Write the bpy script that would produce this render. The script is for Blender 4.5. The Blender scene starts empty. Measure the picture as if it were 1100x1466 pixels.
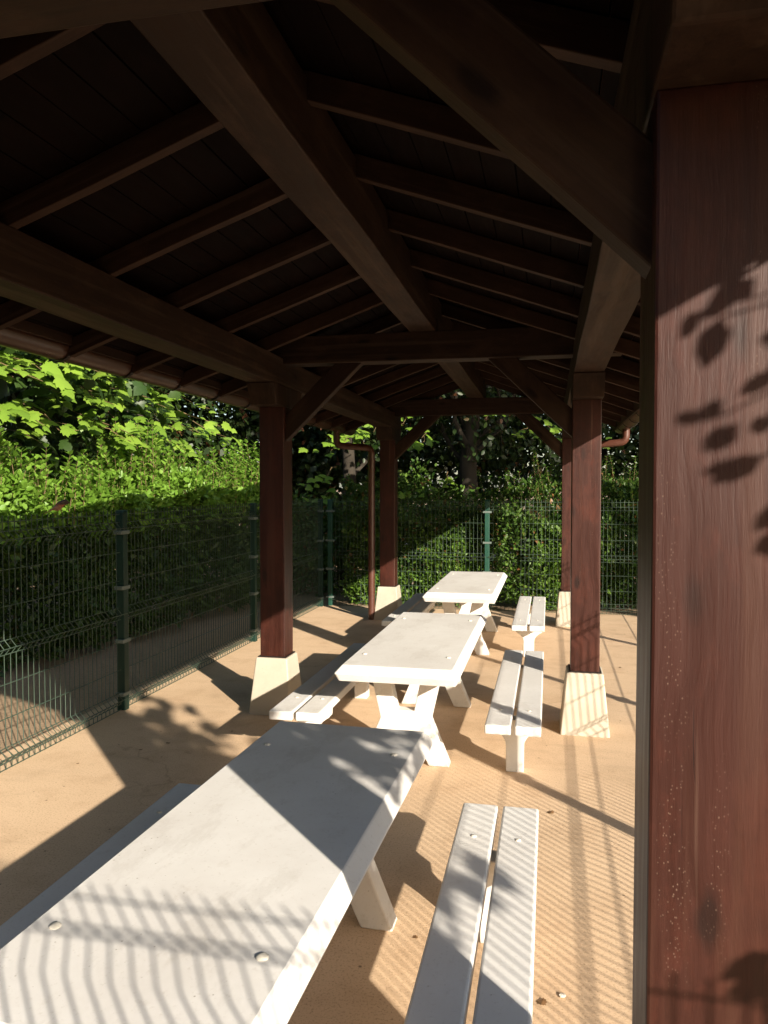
import bpy, bmesh, math, random
import numpy as np
from mathutils import Vector, Matrix
R = math.radians
random.seed(7)
rng = np.random.default_rng(11)
sc = bpy.context.scene
col = sc.collection
K = 0.88          # everything is laid out in survey units, baked to metres at the end

# ------------------------------------------------------------------ materials
def new_mat(name):
    m = bpy.data.materials.new(name); m.use_nodes = True
    nt = m.node_tree; nt.nodes.clear()
    out = nt.nodes.new('ShaderNodeOutputMaterial')
    b = nt.nodes.new('ShaderNodeBsdfPrincipled')
    nt.links.new(b.outputs[0], out.inputs[0])
    return m, nt, b
def N(nt, kind, **kw):
    n = nt.nodes.new(kind)
    for k, v in kw.items():
        if k in n.inputs: n.inputs[k].default_value = v
        else: setattr(n, k, v)
    return n
def ramp(nt, fac, stops):
    r = nt.nodes.new('ShaderNodeValToRGB')
    e = r.color_ramp.elements
    while len(e) < len(stops): e.new(0.5)
    for i, (p, c) in enumerate(stops):
        e[i].position = p; e[i].color = (c[0], c[1], c[2], 1) if len(c) == 3 else c
    nt.links.new(fac, r.inputs[0]); return r.outputs[0]
def mix(nt, fac, a, b, mode='MIX'):
    n = nt.nodes.new('ShaderNodeMix'); n.data_type = 'RGBA'; n.blend_type = mode
    for s, v in ((n.inputs[0], fac), (n.inputs[6], a), (n.inputs[7], b)):
        if hasattr(v, 'is_output'): nt.links.new(v, s)
        elif isinstance(v, (int, float)): s.default_value = v
        else: s.default_value = (v[0], v[1], v[2], 1)
    return n.outputs[2]
def math_n(nt, op, a, b=0.5):
    n = nt.nodes.new('ShaderNodeMath'); n.operation = op
    for s, v in ((n.inputs[0], a), (n.inputs[1], b)):
        if hasattr(v, 'is_output'): nt.links.new(v, s)
        else: s.default_value = v
    return n.outputs[0]
def obj_coord(nt, scale=(1, 1, 1)):
    t = nt.nodes.new('ShaderNodeTexCoord')
    m = nt.nodes.new('ShaderNodeMapping'); m.inputs['Scale'].default_value = scale
    nt.links.new(t.outputs['Object'], m.inputs['Vector']); return m.outputs[0]
def noise(nt, vec, scale, detail=4, rough=0.55, w=None):
    n = nt.nodes.new('ShaderNodeTexNoise'); n.noise_dimensions = '4D' if w is not None else '3D'
    n.inputs['Scale'].default_value = scale; n.inputs['Detail'].default_value = detail
    n.inputs['Roughness'].default_value = rough
    nt.links.new(vec, n.inputs['Vector'])
    if w is not None: nt.links.new(w, n.inputs['W'])
    return n.outputs['Fac']
def bump(nt, b, h, strength=0.3, dist=0.01):
    n = nt.nodes.new('ShaderNodeBump'); n.inputs['Strength'].default_value = strength
    n.inputs['Distance'].default_value = dist
    nt.links.new(h, n.inputs['Height']); nt.links.new(n.outputs[0], b.inputs['Normal'])

def wood_mat(name, dark, light, rough=0.5, specks=False, bare=None, spec=0.4):
    m, nt, b = new_mat(name)
    oi = nt.nodes.new('ShaderNodeObjectInfo')
    w = math_n(nt, 'MULTIPLY', oi.outputs['Random'], 37.0)
    tc = nt.nodes.new('ShaderNodeTexCoord')
    wn = nt.nodes.new('ShaderNodeTexNoise'); wn.inputs['Scale'].default_value = 2.2; wn.inputs['Detail'].default_value = 2
    nt.links.new(tc.outputs['Object'], wn.inputs['Vector'])
    wa = nt.nodes.new('ShaderNodeVectorMath'); wa.operation = 'MULTIPLY_ADD'; wa.inputs[1].default_value = (0.11, 0.11, 0.0)
    nt.links.new(wn.outputs['Color'], wa.inputs[0]); nt.links.new(tc.outputs['Object'], wa.inputs[2])
    gm = nt.nodes.new('ShaderNodeMapping'); gm.inputs['Scale'].default_value = (17, 17, 0.9)
    nt.links.new(wa.outputs[0], gm.inputs['Vector'])
    g = noise(nt, gm.outputs[0], 1.5, 8, 0.68, w)          # wavy grain runs along local Z
    g2 = noise(nt, obj_coord(nt, (5, 5, 0.5)), 1.0, 3, 0.5, w)
    fine = noise(nt, obj_coord(nt, (75, 75, 2.6)), 1.0, 5, 0.7, w)
    blot = noise(nt, obj_coord(nt, (7, 7, 3.5)), 1.0, 6, 0.7, w)
    c = ramp(nt, g, [(0.3, dark), (0.52, [0.6*a+0.4*d for a, d in zip(light, dark)]), (0.75, light)])
    c = mix(nt, ramp(nt, g2, [(0.35, (0, 0, 0)), (0.7, (1, 1, 1))]), c, [x*0.62 for x in dark], 'MIX')
    c2 = mix(nt, 0.55, c, mix(nt, g, dark, light))
    c2 = mix(nt, math_n(nt, 'MULTIPLY', ramp(nt, blot, [(0.50, (0, 0, 0)), (0.66, (1, 1, 1))]), 0.5), c2, [x*1.35 for x in light])
    kn = nt.nodes.new('ShaderNodeTexVoronoi'); kn.inputs['Scale'].default_value = 1.0
    nt.links.new(obj_coord(nt, (5.2, 5.2, 2.1)), kn.inputs['Vector'])
    c2 = mix(nt, math_n(nt, 'MULTIPLY', ramp(nt, kn.outputs['Distance'], [(0.07, (1, 1, 1)), (0.15, (0, 0, 0))]), 0.75), c2, [x*0.35 for x in dark])
    crack = ramp(nt, fine, [(0.29, (1, 1, 1)), (0.34, (0, 0, 0))])
    c2 = mix(nt, math_n(nt, 'MULTIPLY', crack, 0.75), c2, [x*0.3 for x in dark])
    if bare:
        bl = noise(nt, obj_coord(nt, (9, 9, 0.35)), 1.7, 5, 0.6, w)
        c2 = mix(nt, math_n(nt, 'MULTIPLY', ramp(nt, bl, [(0.53, (0, 0, 0)), (0.64, (1, 1, 1))]), 0.55), c2, bare)
    r = math_n(nt, 'MULTIPLY_ADD', g, 0.35); 
    h = math_n(nt, 'ADD', math_n(nt, 'MULTIPLY', g, 0.8), math_n(nt, 'MULTIPLY', fine, 0.5))
    if specks:
        v = nt.nodes.new('ShaderNodeTexVoronoi'); v.inputs['Scale'].default_value = 1.0
        nt.links.new(obj_coord(nt, (150, 150, 105)), v.inputs['Vector'])
        dots = ramp(nt, v.outputs['Distance'], [(0.14, (1, 1, 1)), (0.24, (0, 0, 0))])
        patch = ramp(nt, noise(nt, obj_coord(nt, (12, 12, 1.6)), 1.3, 3, 0.5, w), [(0.58, (0, 0, 0)), (0.74, (1, 1, 1))])
        f = math_n(nt, 'MULTIPLY', dots, patch)
        c2 = mix(nt, math_n(nt, 'MULTIPLY', f, 0.7), c2, (0.22, 0.15, 0.11))
        drip = noise(nt, obj_coord(nt, (30, 30, 1.2)), 1.0, 2, 0.4, w)
        c2 = mix(nt, math_n(nt, 'MULTIPLY', ramp(nt, drip, [(0.73, (0, 0, 0)), (0.80, (1, 1, 1))]), 0.4), c2, (0.16, 0.10, 0.07))
    nt.links.new(c2, b.inputs['Base Color'])
    nt.links.new(ramp(nt, g, [(0.2, (rough-.12,)*3), (0.8, (rough+.15,)*3)]), b.inputs['Roughness'])
    b.inputs['Specular IOR Level'].default_value = spec
    bump(nt, b, h, 0.4, 0.004)
    return m

M = {}
M['post'] = wood_mat('post_paint', (0.018, 0.0045, 0.0028), (0.056, 0.0140, 0.0080), 0.46, specks=True, bare=(0.056, 0.021, 0.013), spec=0.36)
M['beam'] = wood_mat('beam_stain', (0.015, 0.0076, 0.0047), (0.046, 0.0245, 0.0152), 0.62, bare=(0.066, 0.042, 0.028), spec=0.15)
M['rafter'] = wood_mat('rafter_stain', (0.020, 0.0098, 0.0062), (0.058, 0.031, 0.020), 0.62, bare=(0.085, 0.052, 0.034), spec=0.1)
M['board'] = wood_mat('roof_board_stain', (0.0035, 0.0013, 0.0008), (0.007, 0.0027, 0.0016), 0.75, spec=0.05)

def concrete_white(name, base, tint):
    m, nt, b = new_mat(name)
    o = obj_coord(nt)
    a = noise(nt, o, 2.2, 5, 0.6); f = noise(nt, o, 60, 4, 0.7); mid = noise(nt, o, 11, 4, 0.6)
    c = mix(nt, ramp(nt, a, [(0.35, (0, 0, 0)), (0.7, (1, 1, 1))]), base, tint)
    st = ramp(nt, mid, [(0.62, (0, 0, 0)), (0.78, (1, 1, 1))])
    c = mix(nt, math_n(nt, 'MULTIPLY', st, 0.26), c, (0.38, 0.32, 0.25))
    wm = noise(nt, obj_coord(nt, (3.2, 1.3, 3)), 1.4, 7, 0.72)
    c = mix(nt, math_n(nt, 'MULTIPLY', ramp(nt, wm, [(0.53, (0, 0, 0)), (0.60, (1, 1, 1)), (0.66, (0.2, 0.2, 0.2))]), 0.16), c, (0.34, 0.30, 0.25))
    c = mix(nt, math_n(nt, 'MULTIPLY', ramp(nt, f, [(0.30, (1, 1, 1)), (0.42, (0, 0, 0))]), 0.30), c, (0.42, 0.38, 0.33))
    v = nt.nodes.new('ShaderNodeTexVoronoi'); v.inputs['Scale'].default_value = 30; nt.links.new(o, v.inputs['Vector'])
    pit = ramp(nt, v.outputs['Distance'], [(0.05, (1, 1, 1)), (0.10, (0, 0, 0))])
    pm = math_n(nt, 'MULTIPLY', pit, ramp(nt, noise(nt, o, 5, 2), [(0.50, (0, 0, 0)), (0.60, (1, 1, 1))]))
    c = mix(nt, math_n(nt, 'MULTIPLY', pm, 0.6), c, (0.2, 0.16, 0.12))
    nt.links.new(c, b.inputs['Base Color']); b.inputs['Roughness'].default_value = 0.62
    b.inputs['Specular IOR Level'].default_value = 0.25
    bump(nt, b, math_n(nt, 'ADD', math_n(nt, 'MULTIPLY', f, 0.6), mid), 0.18, 0.004)
    return m
M['table'] = concrete_white('white_painted_concrete', (0.70, 0.685, 0.66), (0.61, 0.585, 0.555))
M['bench'] = concrete_white('white_painted_concrete_bench', (0.72, 0.705, 0.68), (0.64, 0.62, 0.59))
M['pier'] = concrete_white('cream_concrete', (0.475, 0.425, 0.345), (0.39, 0.345, 0.275))

def floor_mat():
    m, nt, b = new_mat('sandy_concrete')
    o = obj_coord(nt)
    big = noise(nt, o, 0.55, 5, 0.6); mid = noise(nt, o, 3.2, 5, 0.65); grit = noise(nt, o, 95, 3, 0.75)
    c = mix(nt, ramp(nt, big, [(0.3, (0, 0, 0)), (0.7, (1, 1, 1))]), (0.70, 0.51, 0.335), (0.585, 0.415, 0.265))
    c = mix(nt, math_n(nt, 'MULTIPLY', ramp(nt, mid, [(0.5, (0, 0, 0)), (0.75, (1, 1, 1))]), 0.4), c, (0.38, 0.235, 0.13))
    c = mix(nt, math_n(nt, 'MULTIPLY', ramp(nt, grit, [(0.32, (1, 1, 1)), (0.47, (0, 0, 0))]), 0.6), c, (0.25, 0.15, 0.085))
    c = mix(nt, math_n(nt, 'MULTIPLY', ramp(nt, grit, [(0.6, (0, 0, 0)), (0.72, (1, 1, 1))]), 0.35), c, (0.72, 0.56, 0.40))
    streak = noise(nt, obj_coord(nt, (0.8, 4, 1)), 2.0, 4, 0.6)
    c = mix(nt, math_n(nt, 'MULTIPLY', ramp(nt, streak, [(0.56, (0, 0, 0)), (0.7, (1, 1, 1))]), 0.25), c, (0.42, 0.30, 0.2))
    v = nt.nodes.new('ShaderNodeTexVoronoi'); v.inputs['Scale'].default_value = 7; nt.links.new(o, v.inputs['Vector'])
    sp = ramp(nt, v.outputs['Distance'], [(0.035, (1, 1, 1)), (0.06, (0, 0, 0))])
    c = mix(nt, math_n(nt, 'MULTIPLY', sp, 0.7), c, (0.10, 0.06, 0.04))
    vc = nt.nodes.new('ShaderNodeTexVoronoi'); vc.feature = 'DISTANCE_TO_EDGE'; vc.inputs['Scale'].default_value = 0.42
    wv = nt.nodes.new('ShaderNodeVectorMath'); wv.operation = 'ADD'
    nz = nt.nodes.new('ShaderNodeTexNoise'); nz.inputs['Scale'].default_value = 2.5; nz.inputs['Detail'].default_value = 6
    nt.links.new(o, nz.inputs['Vector']); nt.links.new(o, wv.inputs[0]); nt.links.new(nz.outputs['Color'], wv.inputs[1]); nt.links.new(wv.outputs[0], vc.inputs['Vector'])
    crk = math_n(nt, 'MULTIPLY', ramp(nt, vc.outputs['Distance'], [(0.0015, (1, 1, 1)), (0.006, (0, 0, 0))]), ramp(nt, big, [(0.50, (0, 0, 0)), (0.6, (1, 1, 1))]))
    c = mix(nt, math_n(nt, 'MULTIPLY', crk, 0.3), c, (0.16, 0.10, 0.06))
    damp = ramp(nt, noise(nt, o, 1.1, 7, 0.7), [(0.56, (0, 0, 0)), (0.68, (1, 1, 1))])
    c = mix(nt, math_n(nt, 'MULTIPLY', damp, 0.35), c, (0.36, 0.25, 0.16))
    nt.links.new(c, b.inputs['Base Color']); b.inputs['Roughness'].default_value = 0.9
    b.inputs['Specular IOR Level'].default_value = 0.15
    bump(nt, b, math_n(nt, 'ADD', math_n(nt, 'MULTIPLY', grit, 0.5), mid), 0.35, 0.006)
    return m
M['floor'] = floor_mat()
def soil_mat():
    m, nt, b = new_mat('dry_soil')
    o = obj_coord(nt)
    a = noise(nt, o, 1.3, 6, 0.65); g = noise(nt, o, 40, 4, 0.7)
    c = mix(nt, a, (0.30, 0.20, 0.12), (0.46, 0.32, 0.20))
    c = mix(nt, math_n(nt, 'MULTIPLY', ramp(nt, g, [(0.45, (0, 0, 0)), (0.65, (1, 1, 1))]), 0.6), c, (0.16, 0.11, 0.06))
    nt.links.new(c, b.inputs['Base Color']); b.inputs['Roughness'].default_value = 0.95
    bump(nt, b, g, 0.6, 0.02); return m
M['soil'] = soil_mat()
def plain(name, c, rough=0.5, metal=0.0, spec=0.4, vary=0.25, scale=6):
    m, nt, b = new_mat(name)
    a = noise(nt, obj_coord(nt), scale, 5, 0.65)
    nt.links.new(mix(nt, a, [x*(1-vary) for x in c], [x*(1+vary) for x in c]), b.inputs['Base Color'])
    nt.links.new(ramp(nt, a, [(0.3, (rough-.08,)*3), (0.7, (rough+.12,)*3)]), b.inputs['Roughness'])
    b.inputs['Metallic'].default_value = metal; b.inputs['Specular IOR Level'].default_value = spec
    return m
M['wire'] = plain('green_coated_wire', (0.048, 0.075, 0.054), 0.42, spec=0.30)
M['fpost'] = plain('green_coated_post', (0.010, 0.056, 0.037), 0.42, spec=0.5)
M['fpost_shaded'] = plain('shaded_green_post', (0.008, 0.030, 0.021), 0.5, spec=0.35)  # darker copy for the left fence, its shade put into the colour
M['clamp'] = plain('grey_clamp', (0.12, 0.15, 0.135), 0.4, spec=0.5)
M['gutter'] = plain('brown_coated_metal', (0.055, 0.025, 0.016), 0.33, spec=0.5, vary=0.15)
M['bracket'] = plain('dark_bracket', (0.018, 0.012, 0.01), 0.45)
M['pipe'] = plain('brown_plastic_pipe', (0.075, 0.027, 0.017), 0.36, spec=0.5, vary=0.12)
M['tile'] = plain('clay_roof_tile', (0.24, 0.10, 0.06), 0.8, vary=0.35)
M['bolt'] = plain('bolt_plug', (0.62, 0.58, 0.5), 0.5)
M['bark'] = plain('rough_bark', (0.034, 0.027, 0.019), 0.9, vary=0.6, scale=14)
M['twig'] = plain('young_twig', (0.16, 0.11, 0.05), 0.7)
def leaf_mat(name, a, b_, trans=0.35, rough=0.45, rust=None):
    m, nt, b = new_mat(name)
    out = [n for n in nt.nodes if n.type == 'OUTPUT_MATERIAL'][0]
    geo = nt.nodes.new('ShaderNodeNewGeometry')
    rnd = geo.outputs['Random Per Island']
    c = mix(nt, rnd, a, b_)
    if rust:
        c = mix(nt, ramp(nt, rnd, [(0.955, (0, 0, 0)), (0.965, (1, 1, 1))]), c, rust)
    ns = noise(nt, obj_coord(nt), 0.9, 3, 0.5)
    c = mix(nt, ramp(nt, ns, [(0.35, (0, 0, 0)), (0.7, (1, 1, 1))]), c, mix(nt, 0.5, c, [x*0.6 for x in a]))
    nt.links.new(c, b.inputs['Base Color']); b.inputs['Roughness'].default_value = rough
    b.inputs['Specular IOR Level'].default_value = 0.35
    t = nt.nodes.new('ShaderNodeBsdfTranslucent')
    nt.links.new(mix(nt, 0.6, c, (0.15, 0.30, 0.02)), t.inputs[0])
    s = nt.nodes.new('ShaderNodeMixShader'); s.inputs[0].default_value = trans
    nt.links.new(b.outputs[0], s.inputs[1]); nt.links.new(t.outputs[0], s.inputs[2])
    nt.links.new(s.outputs[0], out.inputs[0]); return m
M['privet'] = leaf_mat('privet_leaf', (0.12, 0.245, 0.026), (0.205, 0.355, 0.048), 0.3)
M['privet_shaded'] = leaf_mat('privet_shaded_leaf', (0.022, 0.05, 0.009), (0.06, 0.11, 0.016), 0.18)  # darker copy of the privet leaf with the hedge's shade in its colour
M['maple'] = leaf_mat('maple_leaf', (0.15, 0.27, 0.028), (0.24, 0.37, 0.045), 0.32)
M['maple_shaded'] = leaf_mat('maple_shaded_leaf', (0.022, 0.05, 0.010), (0.05, 0.095, 0.018), 0.15)  # darker copy of the maple leaf for the crown, shade in the colour
M['ivy'] = leaf_mat('ivy_leaf', (0.036, 0.088, 0.014), (0.115, 0.195, 0.03), 0.22, rust=(0.22, 0.10, 0.04))
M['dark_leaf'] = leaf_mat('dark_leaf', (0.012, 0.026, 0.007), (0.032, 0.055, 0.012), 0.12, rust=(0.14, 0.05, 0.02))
M['weed'] = leaf_mat('weed_leaf', (0.07, 0.15, 0.016), (0.13, 0.22, 0.03), 0.25)

# ------------------------------------------------------------------ object helpers
def setp(o, label=None, cat=None, group=None, kind=None):
    if label: o['label'] = label
    if cat: o['category'] = cat
    if group: o['group'] = group
    if kind: o['kind'] = kind
    return o
def empty(name, loc, label, cat, group=None):
    o = bpy.data.objects.new(name, None); col.objects.link(o)
    o.location = loc; o.empty_display_size = 0.2
    return setp(o, label, cat, group)
def link(name, me, mat, parent=None, mw=None, smooth=False):
    o = bpy.data.objects.new(name, me); col.objects.link(o)
    if mat is not None and not me.materials: me.materials.append(mat)
    if smooth:
        for p in me.polygons: p.use_smooth = True
    if parent: o.parent = parent
    if mw is not None: o.matrix_basis = mw
    return o
def from_bm(name, bm, mat, parent=None, mw=None, smooth=False):
    bmesh.ops.recalc_face_normals(bm, faces=bm.faces)
    me = bpy.data.meshes.new(name); bm.to_mesh(me); bm.free()
    return link(name, me, mat, parent, mw, smooth)
def weighted_normals(o):
    me = o.data; acc = np.zeros((len(me.vertices), 3))
    for p in me.polygons:
        p.use_smooth = True
        for v in p.vertices: acc[v] += np.array(p.normal)*p.area
    acc /= np.linalg.norm(acc, axis=1)[:, None]+1e-12
    me.normals_split_custom_set_from_vertices([tuple(a) for a in acc])
def np_mesh(name, V, F, mat, parent=None, smooth=False, mw=None):
    """V (n,3) float, F (m,k) int with constant k"""
    V = np.asarray(V, np.float32); F = np.asarray(F, np.int32)
    me = bpy.data.meshes.new(name)
    me.vertices.add(len(V)); me.vertices.foreach_set('co', V.ravel())
    k = F.shape[1]
    me.loops.add(F.size); me.loops.foreach_set('vertex_index', F.ravel())
    me.polygons.add(len(F)); me.polygons.foreach_set('loop_start', np.arange(0, F.size, k, dtype=np.int32))
    me.polygons.foreach_set('loop_total', np.full(len(F), k, np.int32))
    if smooth: me.polygons.foreach_set('use_smooth', np.ones(len(F), bool))
    me.update(calc_edges=True); me.validate()
    return link(name, me, mat, parent, mw)
def bm_box(bm, x0, x1, y0, y1, z0, z1):
    vs = [bm.verts.new((x, y, z)) for z in (z0, z1) for x, y in ((x0, y0), (x1, y0), (x1, y1), (x0, y1))]
    for f in ((3, 2, 1, 0), (4, 5, 6, 7), (0, 1, 5, 4), (1, 2, 6, 5), (2, 3, 7, 6), (3, 0, 4, 7)):
        bm.faces.new([vs[i] for i in f])
def bevel(bm, off, seg=1, edges=None):
    bmesh.ops.bevel(bm, geom=list(edges or bm.edges), offset=off, segments=seg, affect='EDGES', profile=0.5)
def timber(name, p0, p1, w, h, mat, parent, up=(0, 0, 1), bev=0.008, cuts=6, wob=0.0025):
    """squared timber from p0 to p1, width w across, depth h along 'up'; grain along local Z"""
    p0 = Vector(p0); p1 = Vector(p1); d = p1 - p0; L = d.length; z = d.normalized()
    up = Vector(up); y = (up - z*up.dot(z)).normalized(); x = y.cross(z)
    bm = bmesh.new(); bm_box(bm, -w/2, w/2, -h/2, h/2, 0, L)
    bevel(bm, bev, 2)
    if cuts:
        for i in range(1, cuts):
            bmesh.ops.bisect_plane(bm, geom=bm.verts[:]+bm.edges[:]+bm.faces[:], plane_co=(0, 0, L*i/cuts), plane_no=(0, 0, 1))
        offs = {}
        for v in bm.verts:
            k = round(v.co.z/L*cuts)
            if k not in offs: offs[k] = (random.uniform(-wob, wob), random.uniform(-wob, wob))
            v.co.x += offs[k][0]; v.co.y += offs[k][1]
    mw = Matrix(((x.x, y.x, z.x, p0.x), (x.y, y.y, z.y, p0.y), (x.z, y.z, z.z, p0.z), (0, 0, 0, 1)))
    return from_bm(name, bm, mat, parent, mw)
def tube_arrays(path, rad, sides=6, cap=True):
    P = np.asarray(path, float); n = len(P); rad = np.broadcast_to(np.asarray(rad, float), (n,))
    T = np.gradient(P, axis=0); T /= np.linalg.norm(T, axis=1)[:, None] + 1e-12
    ref = np.array([0, 0, 1.]) if abs(T[0][2]) < 0.9 else np.array([1., 0, 0])
    V = []
    a = np.linspace(0, 2*np.pi, sides, endpoint=False) + np.pi/sides
    for i in range(n):
        u = np.cross(T[i], ref); u /= np.linalg.norm(u) + 1e-12
        v = np.cross(u, T[i]); ref = v
        V.append(P[i] + rad[i]*(np.cos(a)[:, None]*u + np.sin(a)[:, None]*v))
    V = np.vstack(V); F = []
    for i in range(n-1):
        for j in range(sides):
            k = (j+1) % sides
            F.append((i*sides+j, i*sides+k, (i+1)*sides+k, (i+1)*sides+j))
    return V, np.array(F)
class Acc:
    def __init__(s): s.V = []; s.F = []; s.n = 0
    def add(s, V, F): s.V.append(V); s.F.append(np.asarray(F)+s.n); s.n += len(V)
    def tube(s, path, rad, sides=6): s.add(*tube_arrays(path, rad, sides))
    def build(s, name, mat, parent=None, smooth=True): return np_mesh(name, np.vstack(s.V), np.vstack(s.F), mat, parent, smooth)
def tube_obj(name, path, r, mat, parent, sides=14, thick=0.0):
    a = Acc(); a.tube(path, r, sides)
    return a.build(name, mat, parent)
def arc(pts, rad=0.09, n=6):
    """polyline with rounded corners"""
    P = [Vector(p) for p in pts]; out = [P[0]]
    for i in range(1, len(P)-1):
        a = (P[i-1]-P[i]).normalized(); b = (P[i+1]-P[i]).normalized()
        s = P[i]+a*rad; e = P[i]+b*rad
        for k in range(n+1):
            t = k/n; out.append(s*(1-t)**2+P[i]*2*t*(1-t)+e*t*t)
    out.append(P[-1]); return [tuple(p) for p in out]
def dup(root, loc, label=None, group=None):
    r = root.copy(); col.objects.link(r); r.location = loc
    if label: r['label'] = label
    if group: r['group'] = group
    for ch in list(root.children):
        c = ch.copy(); col.objects.link(c); c.parent = r
        for g in ch.children:
            q = g.copy(); col.objects.link(q); q.parent = c
    return r

# ------------------------------------------------------------------ setting
def grid(name, x0, x1, y0, y1, z, mat):
    bm = bmesh.new()
    vs = [bm.verts.new(p) for p in ((x0, y0, z), (x1, y0, z), (x1, y1, z), (x0, y1, z))]
    bm.faces.new(vs); return setp(from_bm(name, bm, mat), kind='structure')
grid('ground', -600, 600, -600, 600, -0.012, M['soil'])
grid('paving', -4.35, 2.3, -3.0, 13.75, 0.0, M['floor'])

# ------------------------------------------------------------------ shelter
XL, XR, W = -2.595, 0.321, 0.248                    # post centres, post width
ROWS = [1.70, 7.094, 12.476]
RX = -1.14                                            # ridge line
SL = 0.356                                            # roof slope
def raf_z(x): return 3.40 - SL*(abs(x-RX)-1.333)     # underside of a rafter
shelter = empty('picnic_shelter', (RX, 7.0, 0), 'open timber picnic shelter with dark brown posts, beams and pitched board roof', 'shelter')
class Sub:                                            # children are given in world coordinates
    pass
def child_fix(o, parent):
    o.matrix_basis = Matrix.Translation(-Vector(parent.location)) @ o.matrix_basis
    return o
def st(name, p0, p1, w, h, mat=None, **k):
    return child_fix(timber(name, p0, p1, w, h, mat or M['beam'], shelter, **k), shelter)
def frustum(name, cx, cy, hb, ht, z1):
    bm = bmesh.new()
    vb = [bm.verts.new((cx+sx*hb, cy+sy*hb, -0.02)) for sx, sy in ((-1, -1), (1, -1), (1, 1), (-1, 1))]
    vt = [bm.verts.new((cx+sx*ht, cy+sy*ht, z1)) for sx, sy in ((-1, -1), (1, -1), (1, 1), (-1, 1))]
    bm.faces.new(vb[::-1]); bm.faces.new(vt)
    for i in range(4): bm.faces.new((vb[i], vb[(i+1) % 4], vt[(i+1) % 4], vt[i]))
    bevel(bm, 0.014, 3)
    return child_fix(from_bm(name, bm, M['pier'], shelter, smooth=False), shelter)
for ri, y in enumerate(ROWS):
    for side, x in ((-1, XL), (1, XR)):
        w = W; px = x; yy = y
        if ri == 0 and side == 1: w = 0.38; px = 0.196+w/2
        frustum('footing', px, yy, 0.215+(w-W)/2, 0.158+(w-W)/2, 0.54)
        st('post', (px, yy, 0.50), (px, yy, 2.945), w, W, M['post'], up=(0, 1, 0), bev=0.007, cuts=5, wob=0.0012)
        bm = bmesh.new(); bm_box(bm, -w/2-0.018, w/2+0.018, -W/2-0.018, W/2+0.018, 0, 0.011); bevel(bm, 0.003, 1)
        child_fix(from_bm('post_shoe', bm, M['bracket'], shelter, Matrix.Translation((px, yy, 0.5395))), shelter)
        # bolster block under the wall plate, its lower ends cut back
        bm = bmesh.new(); bm_box(bm, -w/2-0.006, w/2+0.006, -0.42, 0.42, 0, 0.197)
        for v in bm.verts:
            if v.co.z < 0.01: v.co.y *= 0.80
        bevel(bm, 0.008, 2)
        child_fix(from_bm('bolster', bm, M['beam'], shelter, Matrix.Translation((px, yy, 2.942))), shelter)
    ty = y - 0.02
    st('tie_beam', (XL-0.30, ty, 3.47), (XR+0.30, ty, 3.47), 0.20, 0.26, up=(0, 0, 1), cuts=8)
    for s, x in ((1, XL+W/2), (-1, XR-W/2)):
        a = Vector((x-s*0.115, ty, 2.634)); b = Vector((x+s*0.745, ty, 3.462))
        st('knee_brace', a, b, 0.105, 0.18, up=(-s*0.7, 0, 0.7), cuts=4)
    st('king_post', (RX, ty, 3.55), (RX, ty, 3.75), 0.14, 0.14, up=(0, 1, 0), cuts=0)
Y0, Y1 = 0.72, 13.05
for x in (XL, XR):
    st('wall_plate', (x, Y0+0.3, 3.27), (x, Y1-0.15, 3.27), W, 0.26, cuts=14, wob=0.004)
st('ridge_beam', (RX, Y0+0.3, 3.765), (RX, Y1-0.25, 3.765), 0.24, 0.335, cuts=14, wob=0.006)
EX = 2.19                                             # eave distance from the ridge
ny = [1.53-0.84+0.84*i for i in range(15)]
for y in [0.70+0.839*i for i in range(15)]:
    for s in (-1, 1):
        ex = RX+s*EX; nz = 0.062
        st('rafter', (ex, y, raf_z(ex)+nz), (RX+s*0.06, y, raf_z(RX+s*0.06)+nz), 0.060, 0.118, M['rafter'], up=(0, 0, 1), bev=0.004, cuts=5, wob=0.003)
# roof boards run along the building; the coverings sit above them
ang = math.atan(SL); Ls = EX/math.cos(ang)+0.03
for s in (-1, 1):
    bm = bmesh.new(); pw = 0.172; n = int(Ls/pw)+1
    for i in range(n):
        a = 0.012+i*pw; b = min(a+pw-0.007, Ls)
        if b-a < 0.03: continue
        dz = random.uniform(-0.002, 0.002)
        bm_box(bm, -0.011+dz, 0.011+dz, a, b, Y0-0.25, Y1+0.08)
    zx, zz = s*math.cos(ang), -math.sin(ang)          # down-slope direction (x,z)
    nx, nzz = s*math.sin(ang), math.cos(ang)          # outward normal
    rz = raf_z(RX) + 0.121/math.cos(ang)+0.014
    mw = Matrix(((nx, zx, 0, RX), (0, 0, 1, 0), (nzz, zz, 0, rz), (0, 0, 0, 1)))
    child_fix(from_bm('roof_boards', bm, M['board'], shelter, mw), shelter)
    bm = bmesh.new()                                   # tiled covering: overlapping courses
    c = 0
    while c*0.3 < Ls+0.02:
        a = c*0.3; b = min(a+0.33, Ls+0.05)
        vs = [bm.verts.new(p) for p in ((0.022, a, Y0-0.30), (0.022+0.03, b, Y0-0.30), (0.022+0.03, b, Y1+0.13), (0.022, a, Y1+0.13),
                                       (0.055, a, Y0-0.30), (0.082, b, Y0-0.30), (0.082, b, Y1+0.13), (0.055, a, Y1+0.13))]
        for f in ((3, 2, 1, 0), (4, 5, 6, 7), (0, 1, 5, 4), (1, 2, 6, 5), (2, 3, 7, 6), (3, 0, 4, 7)): bm.faces.new([vs[i] for i in f])
        c += 1
    child_fix(from_bm('roof_tiles', bm, M['tile'], shelter, mw), shelter)
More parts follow.
